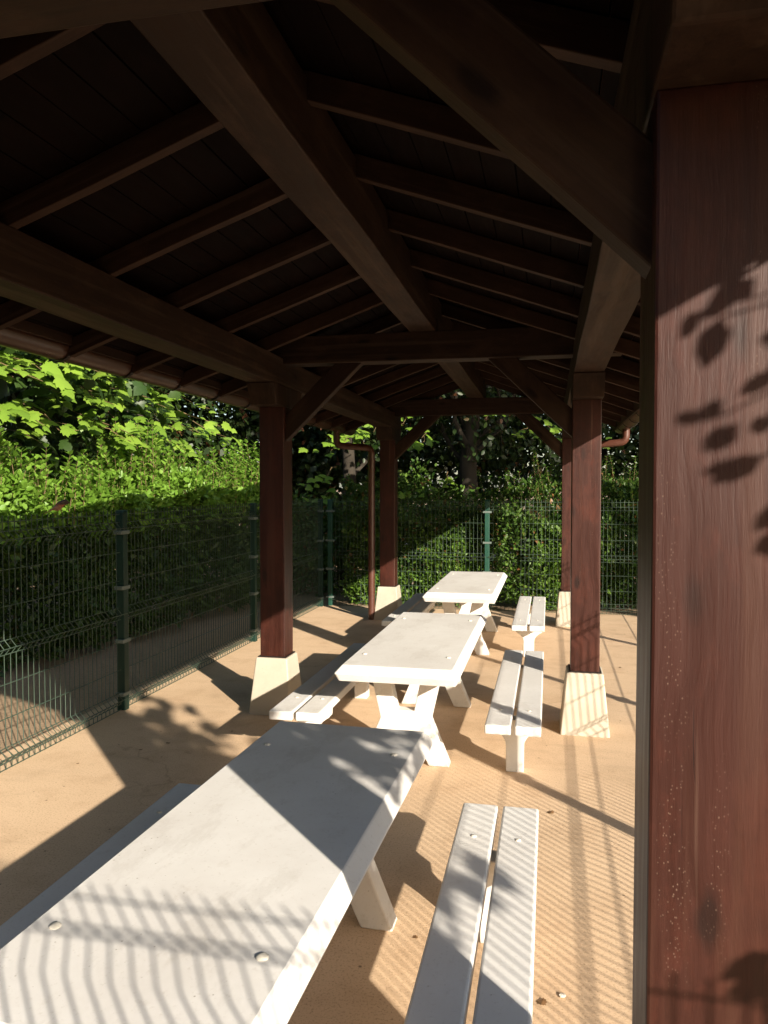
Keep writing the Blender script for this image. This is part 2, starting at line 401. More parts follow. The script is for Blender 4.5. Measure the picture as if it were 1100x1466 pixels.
# gutters with brackets and downpipes
for s in (-1, 1):
    gx = RX+s*(EX+0.085); gz = 3.185 if s < 0 else 3.15; r = 0.105
    ex = RX+s*(EX-0.035)
    st('fascia', (ex, Y0-0.2, 3.21 if s < 0 else 3.165), (ex, Y1+0.05, 3.21 if s < 0 else 3.165), 0.024, 0.07 if s < 0 else 0.165, up=(0, 0, 1), bev=0.003, cuts=0)  # board added to block sun coming in above the gutter
    V = []; F = []; na = 12; ys = np.linspace(Y0-0.2, Y1+0.05, 9)
    prof = []
    for k in range(na+1):
        t = math.pi + math.pi*k/na; prof.append((math.cos(t)*r, math.sin(t)*r))
    prof += [(r+0.012, 0.010), (r+0.004, 0.018), (r-0.006, 0.006)]
    for k in range(na+1):
        t = 2*math.pi - math.pi*k/na; prof.append((math.cos(t)*(r-0.005), math.sin(t)*(r-0.005)))
    m_ = len(prof)
    for y in ys:
        for px, pz in prof: V.append((gx+s*px, y, gz+pz))
    for i in range(len(ys)-1):
        for k in range(m_):
            q = (k+1) % m_; F.append((i*m_+k, i*m_+q, (i+1)*m_+q, (i+1)*m_+k))
    g = child_fix(np_mesh('gutter', V, F, M['gutter'], shelter, smooth=True), shelter)
    for y in [0.70+0.839*i for i in range(15)]:
        a = Acc(); pts = []
        for k in range(11):
            t = math.pi - 0.15 + (math.pi+0.3)*k/10; pts.append((gx+s*math.cos(t)*(r+0.007), gz+math.sin(t)*(r+0.007)))
        Vb = []; Fb = []
        for (px, pz) in pts:
            dx, dz = px-gx, pz-gz; L = math.hypot(dx, dz)
            for yy in (y-0.018, y+0.018):
                Vb.append((px, yy, pz)); Vb.append((px+dx/L*0.006, yy, pz+dz/L*0.006))
        for k in range(10):
            i = 4*k; j = 4*(k+1)
            Fb += [(i, i+2, j+2, j), (i+1, j+1, j+3, i+3), (i, j, j+1, i+1), (i+2, i+3, j+3, j+2)]
        a.add(np.array(Vb), np.array(Fb))
        a.tube([(gx-s*(r+0.008), y, gz+0.0), (gx-s*(r+0.012), y, gz+0.06), (gx-s*(r+0.02), y, gz+0.062)], 0.011, 4)
        b_ = a.build('bracket', M['bracket'], g, False)
    py = 12.20; qx = XL-0.255 if s < 0 else XR+0.255
    pth = arc([(gx, py, gz-0.05), (gx, py, 2.86), (qx, py+0.10, 2.82), (qx, py+0.10, 0.0)], 0.10)
    a = Acc(); a.tube(pth, 0.055, 16)
    for zc in (2.60, 1.3):
        a.tube([(qx, py+0.10, zc-0.03), (qx, py+0.10, zc+0.03)], 0.061, 16)
    child_fix(a.build('downpipe', M['pipe'], shelter), shelter)

# ------------------------------------------------------------------ tables and benches
def make_table(loc, label):
    Wt, Lt, Ht, Th = 0.935, 2.59, 0.85, 0.115
    t = empty('picnic_table', loc, label, 'table', 'white concrete picnic tables under the shelter')
    bm = bmesh.new()
    def outline(inset, rad):
        hx, hy = Wt/2-inset, Lt/2-inset; pts = []
        for cx, cy, a0 in ((1, 1, 0), (-1, 1, 90), (-1, -1, 180), (1, -1, 270)):
            for k in range(5):
                a = R(a0+k*22.5); pts.append((cx*(hx-rad)+math.cos(a)*rad, cy*(hy-rad)+math.sin(a)*rad))
        return pts
    # chamfered slab: underside, tapering side, small arris, 45 degree chamfer, top
    lev = [(0.026, Ht-Th, .02), (0.003, Ht-0.066, .024), (0.0, Ht-0.060, .025), (0.002, Ht-0.055, .024), (0.048, Ht-0.004, .014), (0.055, Ht, .012)]
    rows = [[bm.verts.new((x, y, z)) for x, y in outline(i_, r_)] for i_, z, r_ in lev]
    bm.faces.new(rows[0][::-1]); bm.faces.new(rows[-1])
    for a_, b_ in zip(rows[:-1], rows[1:]):
        for k in range(20): bm.faces.new((a_[k], a_[(k+1) % 20], b_[(k+1) % 20], b_[k]))
    o = from_bm('tabletop', bm, M['table'], t)
    half = [(0.285, Ht-Th+0.004), (0.20, 0.36), (0.35, 0.0), (0.185, 0.0), (0.062, 0.265)]
    inner = [(0.07, 0.425), (0.135, Ht-Th+0.004)]
    for s in (-1, 1):
        bm = bmesh.new()
        # right outline then mirrored: an X-shaped slab trestle
        outl = [half[0], half[1], half[2], half[3], half[4]] + [(-x, z) for x, z in half[:5][::-1]] + [(-x, z) for x, z in inner[::-1]] + inner
        v0 = [bm.verts.new((x, -0.062, z)) for x, z in outl]; v1 = [bm.verts.new((x, 0.062, z)) for x, z in outl]
        bm.faces.new(v0); bm.faces.new(v1[::-1]); n = len(outl)
        for i in range(n): bm.faces.new((v0[i], v1[i], v1[(i+1) % n], v0[(i+1) % n]))
        bm.normal_update()
        bmesh.ops.triangulate(bm, faces=[f for f in bm.faces if len(f.verts) > 4])
        bm.normal_update()
        sharp = [e for e in bm.edges if len(e.link_faces) == 2 and e.calc_face_angle() > 0.3]
        bevel(bm, 0.010, 2, sharp)
        from_bm('trestle', bm, M['table'], t, Matrix.Translation((0, s*(Lt/2-0.47), 0)))
        for q in (-1, 1):
            bm = bmesh.new()
            bmesh.ops.create_icosphere(bm, subdivisions=2, radius=0.019)
            for v in bm.verts: v.co.z *= 0.42; v.co += Vector(rng.normal(0, 0.0011, 3))
            from_bm('bolt', bm, M['bolt'], t, Matrix.Translation((q*0.335, s*(Lt/2-0.45), Ht+0.001)), smooth=True)
    return t
t1 = make_table((-1.10, 2.865, 0), 'nearest white concrete picnic table, crossed by fence shadows and a grey post shadow')
dup(t1, (-1.093, 6.77, 0), 'middle white concrete picnic table, fully sunlit, between the two others')
dup(t1, (-1.093, 10.83, 0), 'farthest white concrete picnic table, in front of the green fence post')
t1.rotation_euler.z = R(-1.3)
def make_bench(loc, label):
    Lb, Hb = 2.62, 0.472
    t = empty('slatted_bench', loc, label, 'bench', 'white concrete benches beside the picnic tables')
    for s in (-1, 1):
        bm = bmesh.new(); bm_box(bm, -0.0935, 0.0935, -Lb/2, Lb/2, Hb-0.07, Hb)
        bevel(bm, 0.012, 3)
        from_bm('seat_slat', bm, M['bench'], t, Matrix.Translation((s*0.107, 0, 0)), smooth=False)
        for q in (-1, 1):
            bm = bmesh.new()
            bmesh.ops.create_icosphere(bm, subdivisions=2, radius=0.0145)
            for v in bm.verts: v.co.z *= 0.42; v.co += Vector(rng.normal(0, 0.0009, 3))
            from_bm('bolt', bm, M['bolt'], t, Matrix.Translation((s*0.107, q*(Lb/2-0.40), Hb+0.001)), smooth=True)
    for q in (-1, 1):
        hw = [(0.067, 0.0), (0.067, 0.20), (0.072, 0.235), (0.092, 0.270), (0.13, 0.300), (0.165, 0.325), (0.172, Hb-0.066)]
        outl = hw + [(-x, z) for x, z in hw[::-1]]
        bm = bmesh.new()
        v0 = [bm.verts.new((x, -0.06, z)) for x, z in outl]; v1 = [bm.verts.new((x, 0.06, z)) for x, z in outl]
        bm.faces.new(v0); bm.faces.new(v1[::-1]); n = len(outl)
        for i in range(n): bm.faces.new((v0[i], v1[i], v1[(i+1) % n], v0[(i+1) % n]))
        bm.normal_update()
        sharp = [e for e in bm.edges if len(e.link_faces) == 2 and e.calc_face_angle() > 0.9]
        bevel(bm, 0.008, 2, sharp)
        from_bm('pedestal', bm, M['bench'], t, Matrix.Translation((0, q*(Lb/2-0.44), 0)))
    return t
BX, LX = -0.243, -1.885
b1 = make_bench((BX, 2.81, 0), 'nearest right bench, its near half in grey shadow and the rest striped by fence shadow')
dup(b1, (BX, 6.82, 0), 'right bench beside the middle table, dark bands of shadow crossing its ends')
dup(b1, (BX, 10.88, 0), 'right bench beside the farthest table, the smallest of the right hand row')
dup(b1, (LX, 2.74, 0), 'left bench mostly hidden behind the nearest tabletop, all in shade')
dup(b1, (LX, 6.82, 0), 'left bench of the middle table, its sunlit end by the concrete footing')
dup(b1, (LX, 10.86, 0), 'left bench of the farthest table, next to the brown downpipe')

# ------------------------------------------------------------------ wire mesh fences
FOLDS = (0.12, 0.95, 1.86)
PROF = [(0.0, 0.005)]
for f in FOLDS: PROF += [(0.0, f-0.062), (0.055, f), (0.0, f+0.062)]
PROF[-3:] = [(0.0, 1.722), (0.055, 1.780), (0.0, 1.838), (0.0, 1.915), (0.0, 1.96)]
HW = [(0.0, 0.012)] + [(0.0, FOLDS[0]-0.055), (0.058, FOLDS[0]), (0.0, FOLDS[0]+0.058), (0, 0.40), (0, 0.665),
      (0, FOLDS[1]-0.058), (0.058, FOLDS[1]), (0, FOLDS[1]+0.058), (0, 1.27), (0, 1.545), (0.058, 1.78), (0, 1.838), (0, 1.917)]
def fence(label, x0, y0, x1, y1, inward, stations, offset=0.05, skip=(), pm='fpost'):
    root = empty('mesh_fence', (x0, y0, 0), label, 'fence')
    d = np.array([x1-x0, y1-y0]); L = np.linalg.norm(d); d = d/L; nrm = np.array(inward, float)
    def pt(s, dep, z): return (d[0]*s+nrm[0]*(dep-offset), d[1]*s+nrm[1]*(dep-offset), z)
    st_ = stations
    for i in range(len(st_)-1):
        a, b = st_[i]+0.015, st_[i+1]-0.015
        if i in skip: continue
        A = Acc(); n = int(round((b-a)/0.0695)); xs = np.linspace(a+0.02, b-0.02, n+1)
        for s in xs:
            A.tube([pt(s+random.uniform(-.0015, .0015), p, z) for p, z in PROF], 0.0040, 4)
        for p, z in HW:
            A.tube([pt(a, p+0.004, z), pt((a+b)/2, p+0.004, z+random.uniform(-.004, .004)), pt(b, p+0.004, z)], 0.0043, 4)
        A.build('wire_panel', M['wire'], root, True)
    for s in st_:
        bm = bmesh.new(); bm_box(bm, -0.04, 0.04, -0.04, 0.04, -0.05, 1.93); bevel(bm, 0.006, 2)
        ang_ = math.atan2(d[1], d[0])
        mw = Matrix.Translation((d[0]*s+nrm[0]*-offset, d[1]*s+nrm[1]*-offset, 0)) @ Matrix.Rotation(ang_, 4, 'Z')
        p = from_bm('post', bm, M[pm], root, mw)
        bm = bmesh.new(); bm_box(bm, -0.046, 0.046, -0.046, 0.046, 1.928, 1.955)
        for v in bm.verts:
            if v.co.z > 1.94: v.co.x *= 0.8; v.co.y *= 0.8
        bevel(bm, 0.005, 2); from_bm('cap', bm, M[pm], p)
        for z in (0.16, 0.68, 1.20, 1.74):
            bm = bmesh.new(); bm_box(bm, -0.075, 0.075, -0.046, 0.046, z-0.018, z+0.018); bevel(bm, 0.004, 1)
            from_bm('clamp', bm, M['clamp'], p)
    return root
fence('dark green welded mesh fence along the left side, in front of the hedge', -4.02, -0.05, -4.02, 13.5, (1, 0), [0, 3.42, 6.83, 10.24, 13.5], pm='fpost_shaded')
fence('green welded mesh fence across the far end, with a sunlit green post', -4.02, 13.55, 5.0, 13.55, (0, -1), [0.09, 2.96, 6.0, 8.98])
fence('green welded mesh fence along the right side, mostly hidden by the near post', 1.90, 0.10, 1.90, 13.45, (-1, 0), [0, 3.40, 6.77, 10.16, 13.2])
fence('green welded mesh fence behind the viewpoint, joining both side fences', -3.9, 0.22, 1.85, 0.22, (0, 1), [0.06, 2.9, 5.7])

# ------------------------------------------------------------------ foliage
OVAL = (np.array([(0, 0, 0), (.27, .3, .05), (.24, .66, .05), (0, 1, -.03), (-.24, .66, .05), (-.27, .3, .05)], float),
        np.array([(0, 1, 2, 3), (0, 3, 4, 5)]))
DIAM = (np.array([(0, 0, 0), (.32, .45, .04), (0, 1, -.05), (-.32, .45, .04)], float), np.array([(0, 1, 2, 3)]))
_h = [(0, 0), (.10, -.06), (.36, -.10), (.32, .02), (.58, .10), (.49, .21), (.66, .42), (.52, .43), (.44, .53), (.33, .50), (.31, .66), (.16, .84), (0, 1.05)]
_o = _h + [(-x, y) for x, y in _h[1:-1][::-1]]
_v = [(0, .33, .05)] + [(x, y, -.22*(x*x+(y-.33)**2)) for x, y in _o]
MAPLE = (np.array(_v, float), np.array([(0, 1+i, 1+(i+1) % len(_o)) for i in range(len(_o))]))
def norm(a): return a/(np.linalg.norm(a, axis=-1, keepdims=True)+1e-9)
def leaves(name, P, D, Nn, S, tmpl, mat, parent):
    """P base points, D direction to the tip, Nn facing, S length"""
    tv, tf = tmpl; P = np.asarray(P, float); n = len(P)
    D = norm(D); X = norm(np.cross(D, Nn)); Z = np.cross(X, D)
    V = P[:, None, :] + S[:, None, None]*(tv[None, :, 0:1]*X[:, None, :] + tv[None, :, 1:2]*D[:, None, :] + tv[None, :, 2:3]*Z[:, None, :])
    F = (tf[None] + (np.arange(n)*len(tv))[:, None, None]).reshape(-1, tf.shape[1])
    return np_mesh(name, V.reshape(-1, 3), F, mat, parent, False)
def rv(n, s=1.0): return rng.normal(0, s, (n, 3))
def limb_path(a, b, n=7, wob=0.06):
    a = np.array(a, float); b = np.array(b, float); t = np.linspace(0, 1, n)[:, None]
    p = a + (b-a)*t; p[1:-1] += rng.normal(0, wob, (n-2, 3)); return p

def hedge(label, loc, x0, x1, y0, y1, h, nbody, nshoot, front, leaf_len, shoot_len, matb, mats, hvar=0.12, sl=1.0):
    """x0..x1, y0..y1 relative to loc; front: list of (axis, side) faces to be leafed densest"""
    root = empty('hedge', loc, label, 'hedge')
    def top(x, y): return h + hvar*np.sin(1.7*y+0.6*x)+0.5*hvar*np.sin(4.1*y+2.2*x+1)
    # body: leaves gathered on short twigs near the faces and the top
    m = nbody
    P = np.empty((m, 3)); P[:, 0] = rng.uniform(x0, x1, m); P[:, 1] = rng.uniform(y0, y1, m)
    P[:, 2] = rng.uniform(0.05, 1, m)
    depth = np.abs(rng.normal(0, 0.16, m)) - 0.02
    pick = rng.uniform(0, 1, m)
    out = np.tile(np.array([0, 0, 1.0]), (m, 1))
    acc = 0
    for axis, side, share in front:
        k = (pick >= acc) & (pick < acc+share); acc += share
        lo, hi = ((x0, x1), (y0, y1))[axis]
        P[k, axis] = (hi - depth[k]) if side > 0 else (lo + depth[k])
        v = np.zeros(3); v[axis] = side; out[k] = v
    k = pick >= acc
    T = top(P[:, 0], P[:, 1])
    P[:, 2] = np.where(k, T-depth, P[:, 2]*T)
    lump = 0.15*np.sin(3.1*P[:, 1]+1.3)*np.sin(2.7*P[:, 2]) + 0.11*np.sin(1.3*P[:, 1]+0.4)*np.sin(4.1*P[:, 2]+P[:, 1]) + 0.08*np.sin(7.3*P[:, 1]+4*P[:, 2]+2*P[:, 0])
    P += out*lump[:, None]
    D = norm(out*0.7 + rv(m, 0.6) + np.array([0, 0, 0.15])); Nn = norm(out*0.8 + np.array([0, 0, 0.7]) + rv(m, 0.55))
    S_ = rng.uniform(0.5, 1.35, m)*leaf_len; young = P[:, 2] > h*0.76+rng.normal(0, 0.12, m)  # upper leaves split off; the left hedge gets its sunlit tone there by colour
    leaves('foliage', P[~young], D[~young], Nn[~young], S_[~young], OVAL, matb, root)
    leaves('upper_foliage', P[young], D[young], Nn[young], S_[young], OVAL, mats, root)
    # upright shoots with paired leaves
    A = Acc(); LP = []; LD = []; LN = []
    for i in range(nshoot):
        x = rng.uniform(x0, x1); y = rng.uniform(y0, y1); L = rng.uniform(0.2, 1.0)**1.3*shoot_len*(0.75+0.45*math.sin(1.1*y+0.7)*math.sin(2.9*y))
        b = np.array([x, y, top(x, y)-0.25]); lean = rng.normal(0, 0.16, 2); e = b+np.array([lean[0]*L, lean[1]*L, L+0.15])
        A.tube([b, (b+e)/2+rng.normal(0, 0.012, 3), e], [0.006, 0.005, 0.002], 4)
        nn = int((L+0.15)/(leaf_len*sl*0.55)); d = norm(e-b); az = rng.uniform(0, 6.28)
        for j in range(nn):
            p = b+(e-b)*((j+1)/nn); az += 1.9
            for q in (0, math.pi):
                o = np.array([math.cos(az+q), math.sin(az+q), 0.75+0.2*rng.normal()])
                LP.append(p); LD.append(o); LN.append(np.array([-o[0]*.5, -o[1]*.5, 0.9])+rng.normal(0, .25, 3))
    LP = np.array(LP); n = len(LP)
    leaves('shoots', LP, np.array(LD), np.array(LN), rng.uniform(0.6, 1.05, n)*leaf_len*sl, OVAL, mats, root)
    B = Acc()
    for i in range(int((y1-y0+x1-x0)*2.2)):
        x = rng.uniform(x0+0.25, x1-0.25); y = rng.uniform(y0, y1)
        B.tube(limb_path((x, y, -0.05), (x+rng.normal(0, .1), y+rng.normal(0, .15), h*0.85), 5, 0.04), np.linspace(0.028, 0.008, 5), 5)
    B.V += A.V; B.F += [f+B.n for f in A.F]
    B.build('stems', M['twig'], root)
    return root
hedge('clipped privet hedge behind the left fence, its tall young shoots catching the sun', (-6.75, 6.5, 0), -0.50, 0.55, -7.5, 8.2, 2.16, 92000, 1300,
      [(0, 1, 0.55), (0, -1, 0.2)], 0.095, 1.05, M['privet_shaded'], M['privet'], 0.16, 1.25)
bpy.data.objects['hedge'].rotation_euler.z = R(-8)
hedge('overgrown leafy hedge behind the far mesh fence, half in sun and half in shade', (0.6, 14.6, 0), -4.4, 4.6, -0.55, 0.7, 2.0, 52000, 420,
      [(1, -1, 0.72)], 0.085, 0.55, M['ivy'], M['ivy'], 0.42)

def crown_leaves(name, clusters, per, spread, size, tmpl, mat, parent, upbias=0.7, droop=0.0, outw=0.5, centre=None):
    C = np.asarray(clusters, float); m = len(C)*per
    base = np.repeat(C, per, axis=0); sp = np.asarray(spread, float)
    P = base + rng.normal(0, 1, (m, 3))*sp
    out = norm(P - (centre if centre is not None else C.mean(0)))
    Nn = norm(np.array([0, 0, upbias]) + out*outw + rv(m, 0.45))
    D = norm(out*0.6 + rv(m, 0.7) + np.array([0, 0, -droop]))
    return leaves(name, P, D, Nn, rng.uniform(0.65, 1.2, m)*size, tmpl, mat, parent)
def tree(label, base, trunk_h, r0, crown_c, crown_r, nclus, per, spread, size, tmpl, leafmat, lean=(0, 0), limbs=7, shell=0.55, name='tree', group=None, upbias=0.7, outw=0.5, droop=0.1, flat=1.0):
    root = empty(name, base, label, 'tree', group)
    c = np.array(crown_c, float); r = np.array(crown_r, float)
    A = Acc(); topc = np.array([lean[0], lean[1], trunk_h])
    tp = limb_path((0, 0, -0.1), topc, 9, 0.05*r0/0.15); A.tube(tp, np.linspace(r0*1.25, r0*0.45, 9), 9)
    C = []
    while len(C) < nclus:
        v = rng.uniform(-1, 1, 3); q = np.linalg.norm(v)
        if q > 1 or q < shell*rng.uniform(0, 1): continue
        C.append(c+v*r)
    C = np.array(C)
    ends = C[rng.choice(len(C), min(limbs, len(C)), replace=False)]
    for e in ends:
        s = tp[rng.integers(3, 9)]; pth = limb_path(s, e, 7, 0.12)
        A.tube(pth, np.linspace(r0*0.38, 0.012, 7), 6)
        for k in range(3):
            i = rng.integers(3, 7); A.tube(limb_path(pth[i], pth[i]+rng.normal(0, 0.55, 3), 4, 0.04), np.linspace(0.022, 0.006, 4), 4)
    A.build('trunk', M['bark'], root)
    crown_leaves('crown', C, per, spread, size, tmpl, leafmat, root, upbias, droop, outw, c)
    return root
# big-leaved maple leaning over the hedge on the left
tm = tree('maple tree with large pale green lobed leaves overhanging the left hedge', (-8.3, 9.0, 0), 6.0, 0.17, (0.3, 0, 4.7), (2.2, 4.6, 2.4), 190, 24, (0.42, 0.42, 0.16), 0.20, MAPLE, M['maple_shaded'], limbs=16, shell=0.6, name='maple_tree')
# sunlit sprays on its near side: flat layered twigs of leaves that hang towards the light
LP = []; LD = []; LN = []; A = Acc()
for i in range(105):
    y = rng.uniform(-4.4, 4.4); z = rng.uniform(2.7, 4.3); x = rng.uniform(1.7, 3.2)-0.12*abs(y)
    tip = np.array([x, y, z]); root_p = tip+np.array([-0.9, rng.normal(0, .3), 0.35])
    pth = limb_path(root_p, tip, 5, 0.03); A.tube(pth, np.linspace(0.012, 0.004, 5), 4)
    for j in range(rng.integers(6, 13)):
        p = pth[rng.integers(1, 5)]+rng.normal(0, [0.10, 0.17, 0.05])
        LP.append(p); LD.append(np.array([0.75, rng.normal(-.1, .5), -0.35+rng.normal(0, .2)])); LN.append(np.array([0.55, -0.35, 0.75])+rng.normal(0, .22, 3))
n = len(LP)
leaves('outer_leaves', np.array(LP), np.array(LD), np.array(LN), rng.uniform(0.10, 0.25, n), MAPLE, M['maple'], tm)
setp(A.build('twigs', M['twig'], tm), kind='stuff')

# far trees
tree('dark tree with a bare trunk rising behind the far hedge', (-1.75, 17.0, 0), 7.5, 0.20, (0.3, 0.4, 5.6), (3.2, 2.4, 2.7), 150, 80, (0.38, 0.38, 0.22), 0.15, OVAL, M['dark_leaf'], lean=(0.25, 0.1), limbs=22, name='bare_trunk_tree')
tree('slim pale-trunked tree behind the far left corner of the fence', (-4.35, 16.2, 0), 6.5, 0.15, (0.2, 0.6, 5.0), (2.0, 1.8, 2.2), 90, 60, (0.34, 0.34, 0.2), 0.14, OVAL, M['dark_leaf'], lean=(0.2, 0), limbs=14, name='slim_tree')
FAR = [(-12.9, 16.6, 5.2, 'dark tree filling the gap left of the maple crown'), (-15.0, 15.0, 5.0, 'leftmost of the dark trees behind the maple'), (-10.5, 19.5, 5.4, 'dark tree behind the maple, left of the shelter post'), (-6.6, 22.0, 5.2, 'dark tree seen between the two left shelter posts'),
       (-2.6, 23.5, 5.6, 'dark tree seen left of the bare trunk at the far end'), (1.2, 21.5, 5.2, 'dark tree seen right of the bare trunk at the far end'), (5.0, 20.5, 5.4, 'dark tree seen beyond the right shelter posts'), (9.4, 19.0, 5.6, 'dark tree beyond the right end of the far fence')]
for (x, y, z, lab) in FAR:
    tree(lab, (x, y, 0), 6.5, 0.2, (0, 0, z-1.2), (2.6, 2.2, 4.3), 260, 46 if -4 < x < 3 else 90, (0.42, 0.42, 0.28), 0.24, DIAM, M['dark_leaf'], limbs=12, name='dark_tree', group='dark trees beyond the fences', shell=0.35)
def sprays(root, spots, size):
    P = []; D = []; Q = []; A = Acc()
    for (x, y, z, c) in spots:
        tip = np.array([x, y, z])-np.array(root.location); pth = limb_path(tip+np.array([rng.normal(0, .3), 0.9, 0.3]), tip, 5, 0.03); A.tube(pth, np.linspace(0.012, 0.004, 5), 4)
        for j in range(c):
            P.append(pth[rng.integers(2, 5)]+rng.normal(0, [0.17, 0.10, 0.05])); D.append(np.array([rng.normal(0, .6), -0.6, -0.3])); Q.append(np.array([0.35, -0.5, 0.8])+rng.normal(0, .25, 3))
    leaves('outer_leaves', np.array(P), np.array(D), np.array(Q), rng.uniform(0.6, 1.1, len(P))*size, MAPLE, M['maple'], root)
    setp(A.build('twigs', M['twig'], root), kind='stuff')
sprays(bpy.data.objects['slim_tree'], [(-3.9, 14.2, 3.0, 12), (-3.6, 14.4, 3.15, 12), (-3.3, 14.3, 2.95, 10), (-4.2, 14.6, 2.9, 9), (-4.5, 14.8, 2.3, 8), (-4.4, 14.5, 1.9, 7), (-3.2, 14.0, 3.2, 9), (-3.6, 14.3, 1.5, 9), (-3.5, 14.2, 1.35, 9)], 0.17)
sprays(bpy.data.objects['bare_trunk_tree'], [(-2.4, 14.6, 3.05, 9), (-2.55, 14.7, 2.95, 8), (-2.9, 14.9, 3.4, 8), (-1.2, 15.0, 3.5, 6), (0.0, 14.9, 3.3, 8), (0.3, 15.0, 3.1, 8), (0.9, 14.6, 3.0, 7), (-2.0, 15.2, 2.2, 8), (-2.7, 15.0, 2.0, 10), (-0.6, 15.4, 3.2, 6), (-2.2, 15.2, 1.6, 9)], 0.16)
# understorey between the far hedge and the trees
for (x, y, w, h_, lab) in [(-4.9, 15.2, 1.0, 1.9, 'dark green bush in the far left fence corner'), (-3.0, 15.9, 1.5, 2.5, 'leafy bush left of the bare trunk'), (1.0, 16.3, 1.6, 2.2, 'shrub with thin pale twigs right of the bare trunk'), (3.3, 15.6, 1.3, 2.6, 'leafy bush seen right of the shelter posts')]:
    rt = empty('bush', (x, y, 0), lab, 'bush')
    m = 90; v = rng.normal(0, 1, (m, 3)); v = norm(v)*rng.uniform(0.55, 1, (m, 1)); C = v*np.array([w, 0.7, h_*0.5])+np.array([0, 0, h_*0.52])
    crown_leaves('foliage', C, 70, (0.16, 0.16, 0.13), 0.10, OVAL, M['ivy'], rt, 0.6, 0.0, 0.7)
    A = Acc()
    for i in range(16): A.tube(limb_path((rng.normal(0, .15), rng.normal(0, .1), -.05), C[i], 5, 0.05), np.linspace(0.02, 0.006, 5), 5)
    A.build('stems', M['twig'], rt)
# weeds at the foot of the far fence
for (x, y, w, h_, lab) in [(-3.05, 13.95, 0.62, 0.42, 'low sunlit weeds at the foot of the far fence, left corner'), (-1.7, 13.95, 0.7, 1.25, 'sunlit climbing plant on the far fence left of the green post'), (0.05, 13.92, 0.6, 1.1, 'yellowing creeper on the far fence right of the green post')]:
    rt = empty('climbing_plant', (x, y, 0), lab, 'plant')
    m = 60; C = np.column_stack([rng.normal(0, w*0.55, m), rng.normal(0, 0.10, m), np.abs(rng.uniform(0.02, 1, m))*h_])
    crown_leaves('foliage', C, 34, (0.09, 0.06, 0.08), 0.075, OVAL, M['weed'], rt, 0.5, 0.0, 0.3, np.array([0, 2.0, 0]))
    A = Acc()
    for i in range(12): A.tube(limb_path((C[i][0]*.6, 0, -.03), C[i], 5, 0.03), np.linspace(0.008, 0.003, 5), 4)
    A.build('stems', M['twig'], rt)

# a young tree outside the right fence whose leaves throw the dappled shade
def light_pt(n, m, s): return np.array([n*0.731-s*0.683, n*0.683+s*0.731, m-0.385*s])
by = light_pt(1.66, 0, -1.75); by[2] = 0
yt = empty('young_tree', tuple(by), 'slender young maple outside the right fence beside the near post', 'tree')
A = Acc(); LP = []; LD = []; LN = []
tp = limb_path((0, 0, -0.1), (-0.1, 0.1, 4.1), 7, 0.02); A.tube(tp, np.linspace(0.045, 0.014, 7), 7)
spots = [(1.64, 2.75, -1.5, 6), (1.75, 2.55, -1.7, 9), (1.68, 2.2, -1.4, 6), (1.78, 2.3, -2.0, 10), (1.9, 2.35, -2.6, 14), (2.0, 2.65, -2.8, 14), (1.92, 2.05, -2.6, 12),
         (2.12, 2.4, -3.0, 8), (2.2, 2.15, -3.2, 7), (2.02, 1.55, -2.6, 9), (1.88, 1.75, -2.4, 9), (2.3, 2.55, -3.2, 6), (1.85, 2.85, -2.4, 10), (1.95, 2.95, -2.9, 9)]
for (nn, mm, ss, cnt) in spots:
    p = light_pt(nn, mm, ss)-by
    pth = limb_path(tp[min(6, max(2, int(p[2]/4.1*6)))], p, 6, 0.03); A.tube(pth, np.linspace(0.014, 0.004, 6), 5)
    for j in range(cnt):
        q = pth[-1]+rng.normal(0, 0.10, 3) if j > 2 else pth[4]+rng.normal(0, .06, 3)
        LP.append(q); LD.append(rng.normal(0, 0.6, 3)+np.array([0, 0, -.3])); LN.append(np.array([0.4, -0.5, 0.6])+rng.normal(0, .5, 3))
A.build('trunk', M['bark'], yt)
near_spots = [(1.241,2.939,-2),(1.269,2.918,-2),(1.297,2.924,-2),(1.311,2.881,-2),(1.306,2.843,-2),(1.242,2.85,-2),(1.265,2.827,-2),(1.279,2.841,-2),(1.348,2.76,-2),(1.366,2.726,-2),(1.339,2.697,-2),(1.239,2.663,-2),(1.267,2.639,-2),(1.29,2.617,-2),(1.336,2.606,-2),(1.358,2.631,-2),(1.323,2.544,-2),(1.35,2.561,-2),(1.3,2.533,-2),(1.364,2.45,-2),(1.347,2.416,-2),(1.37,2.382,-2),(1.365,1.522,-2),(1.378,1.568,-2),(1.351,1.58,-2)]
SP = np.array([light_pt(q[0]+0.042, q[1]+0.035, -0.70-0.30*rng.random()) for q in near_spots])-by; ns_ = len(SP)
B2 = Acc()
for q in SP[::2]: B2.tube(limb_path(q+np.array([0.5, 0.1, 0.15]), q, 4, 0.02), np.linspace(0.006, 0.003, 4), 4)
setp(B2.build('twigs', M['twig'], yt), kind='stuff')
leaves('leaf_spray', SP, np.array([-.7, -.2, -.5])+rng.normal(0, .35, (ns_, 3)), np.array([0.68, -0.73, 0.39])+rng.normal(0, .22, (ns_, 3)), rng.uniform(0.055, 0.10, ns_), OVAL, M['maple'], yt)
leaves('crown', np.array(LP), np.array(LD), np.array(LN), rng.uniform(0.09, 0.19, len(LP)), MAPLE, M['maple'], yt)

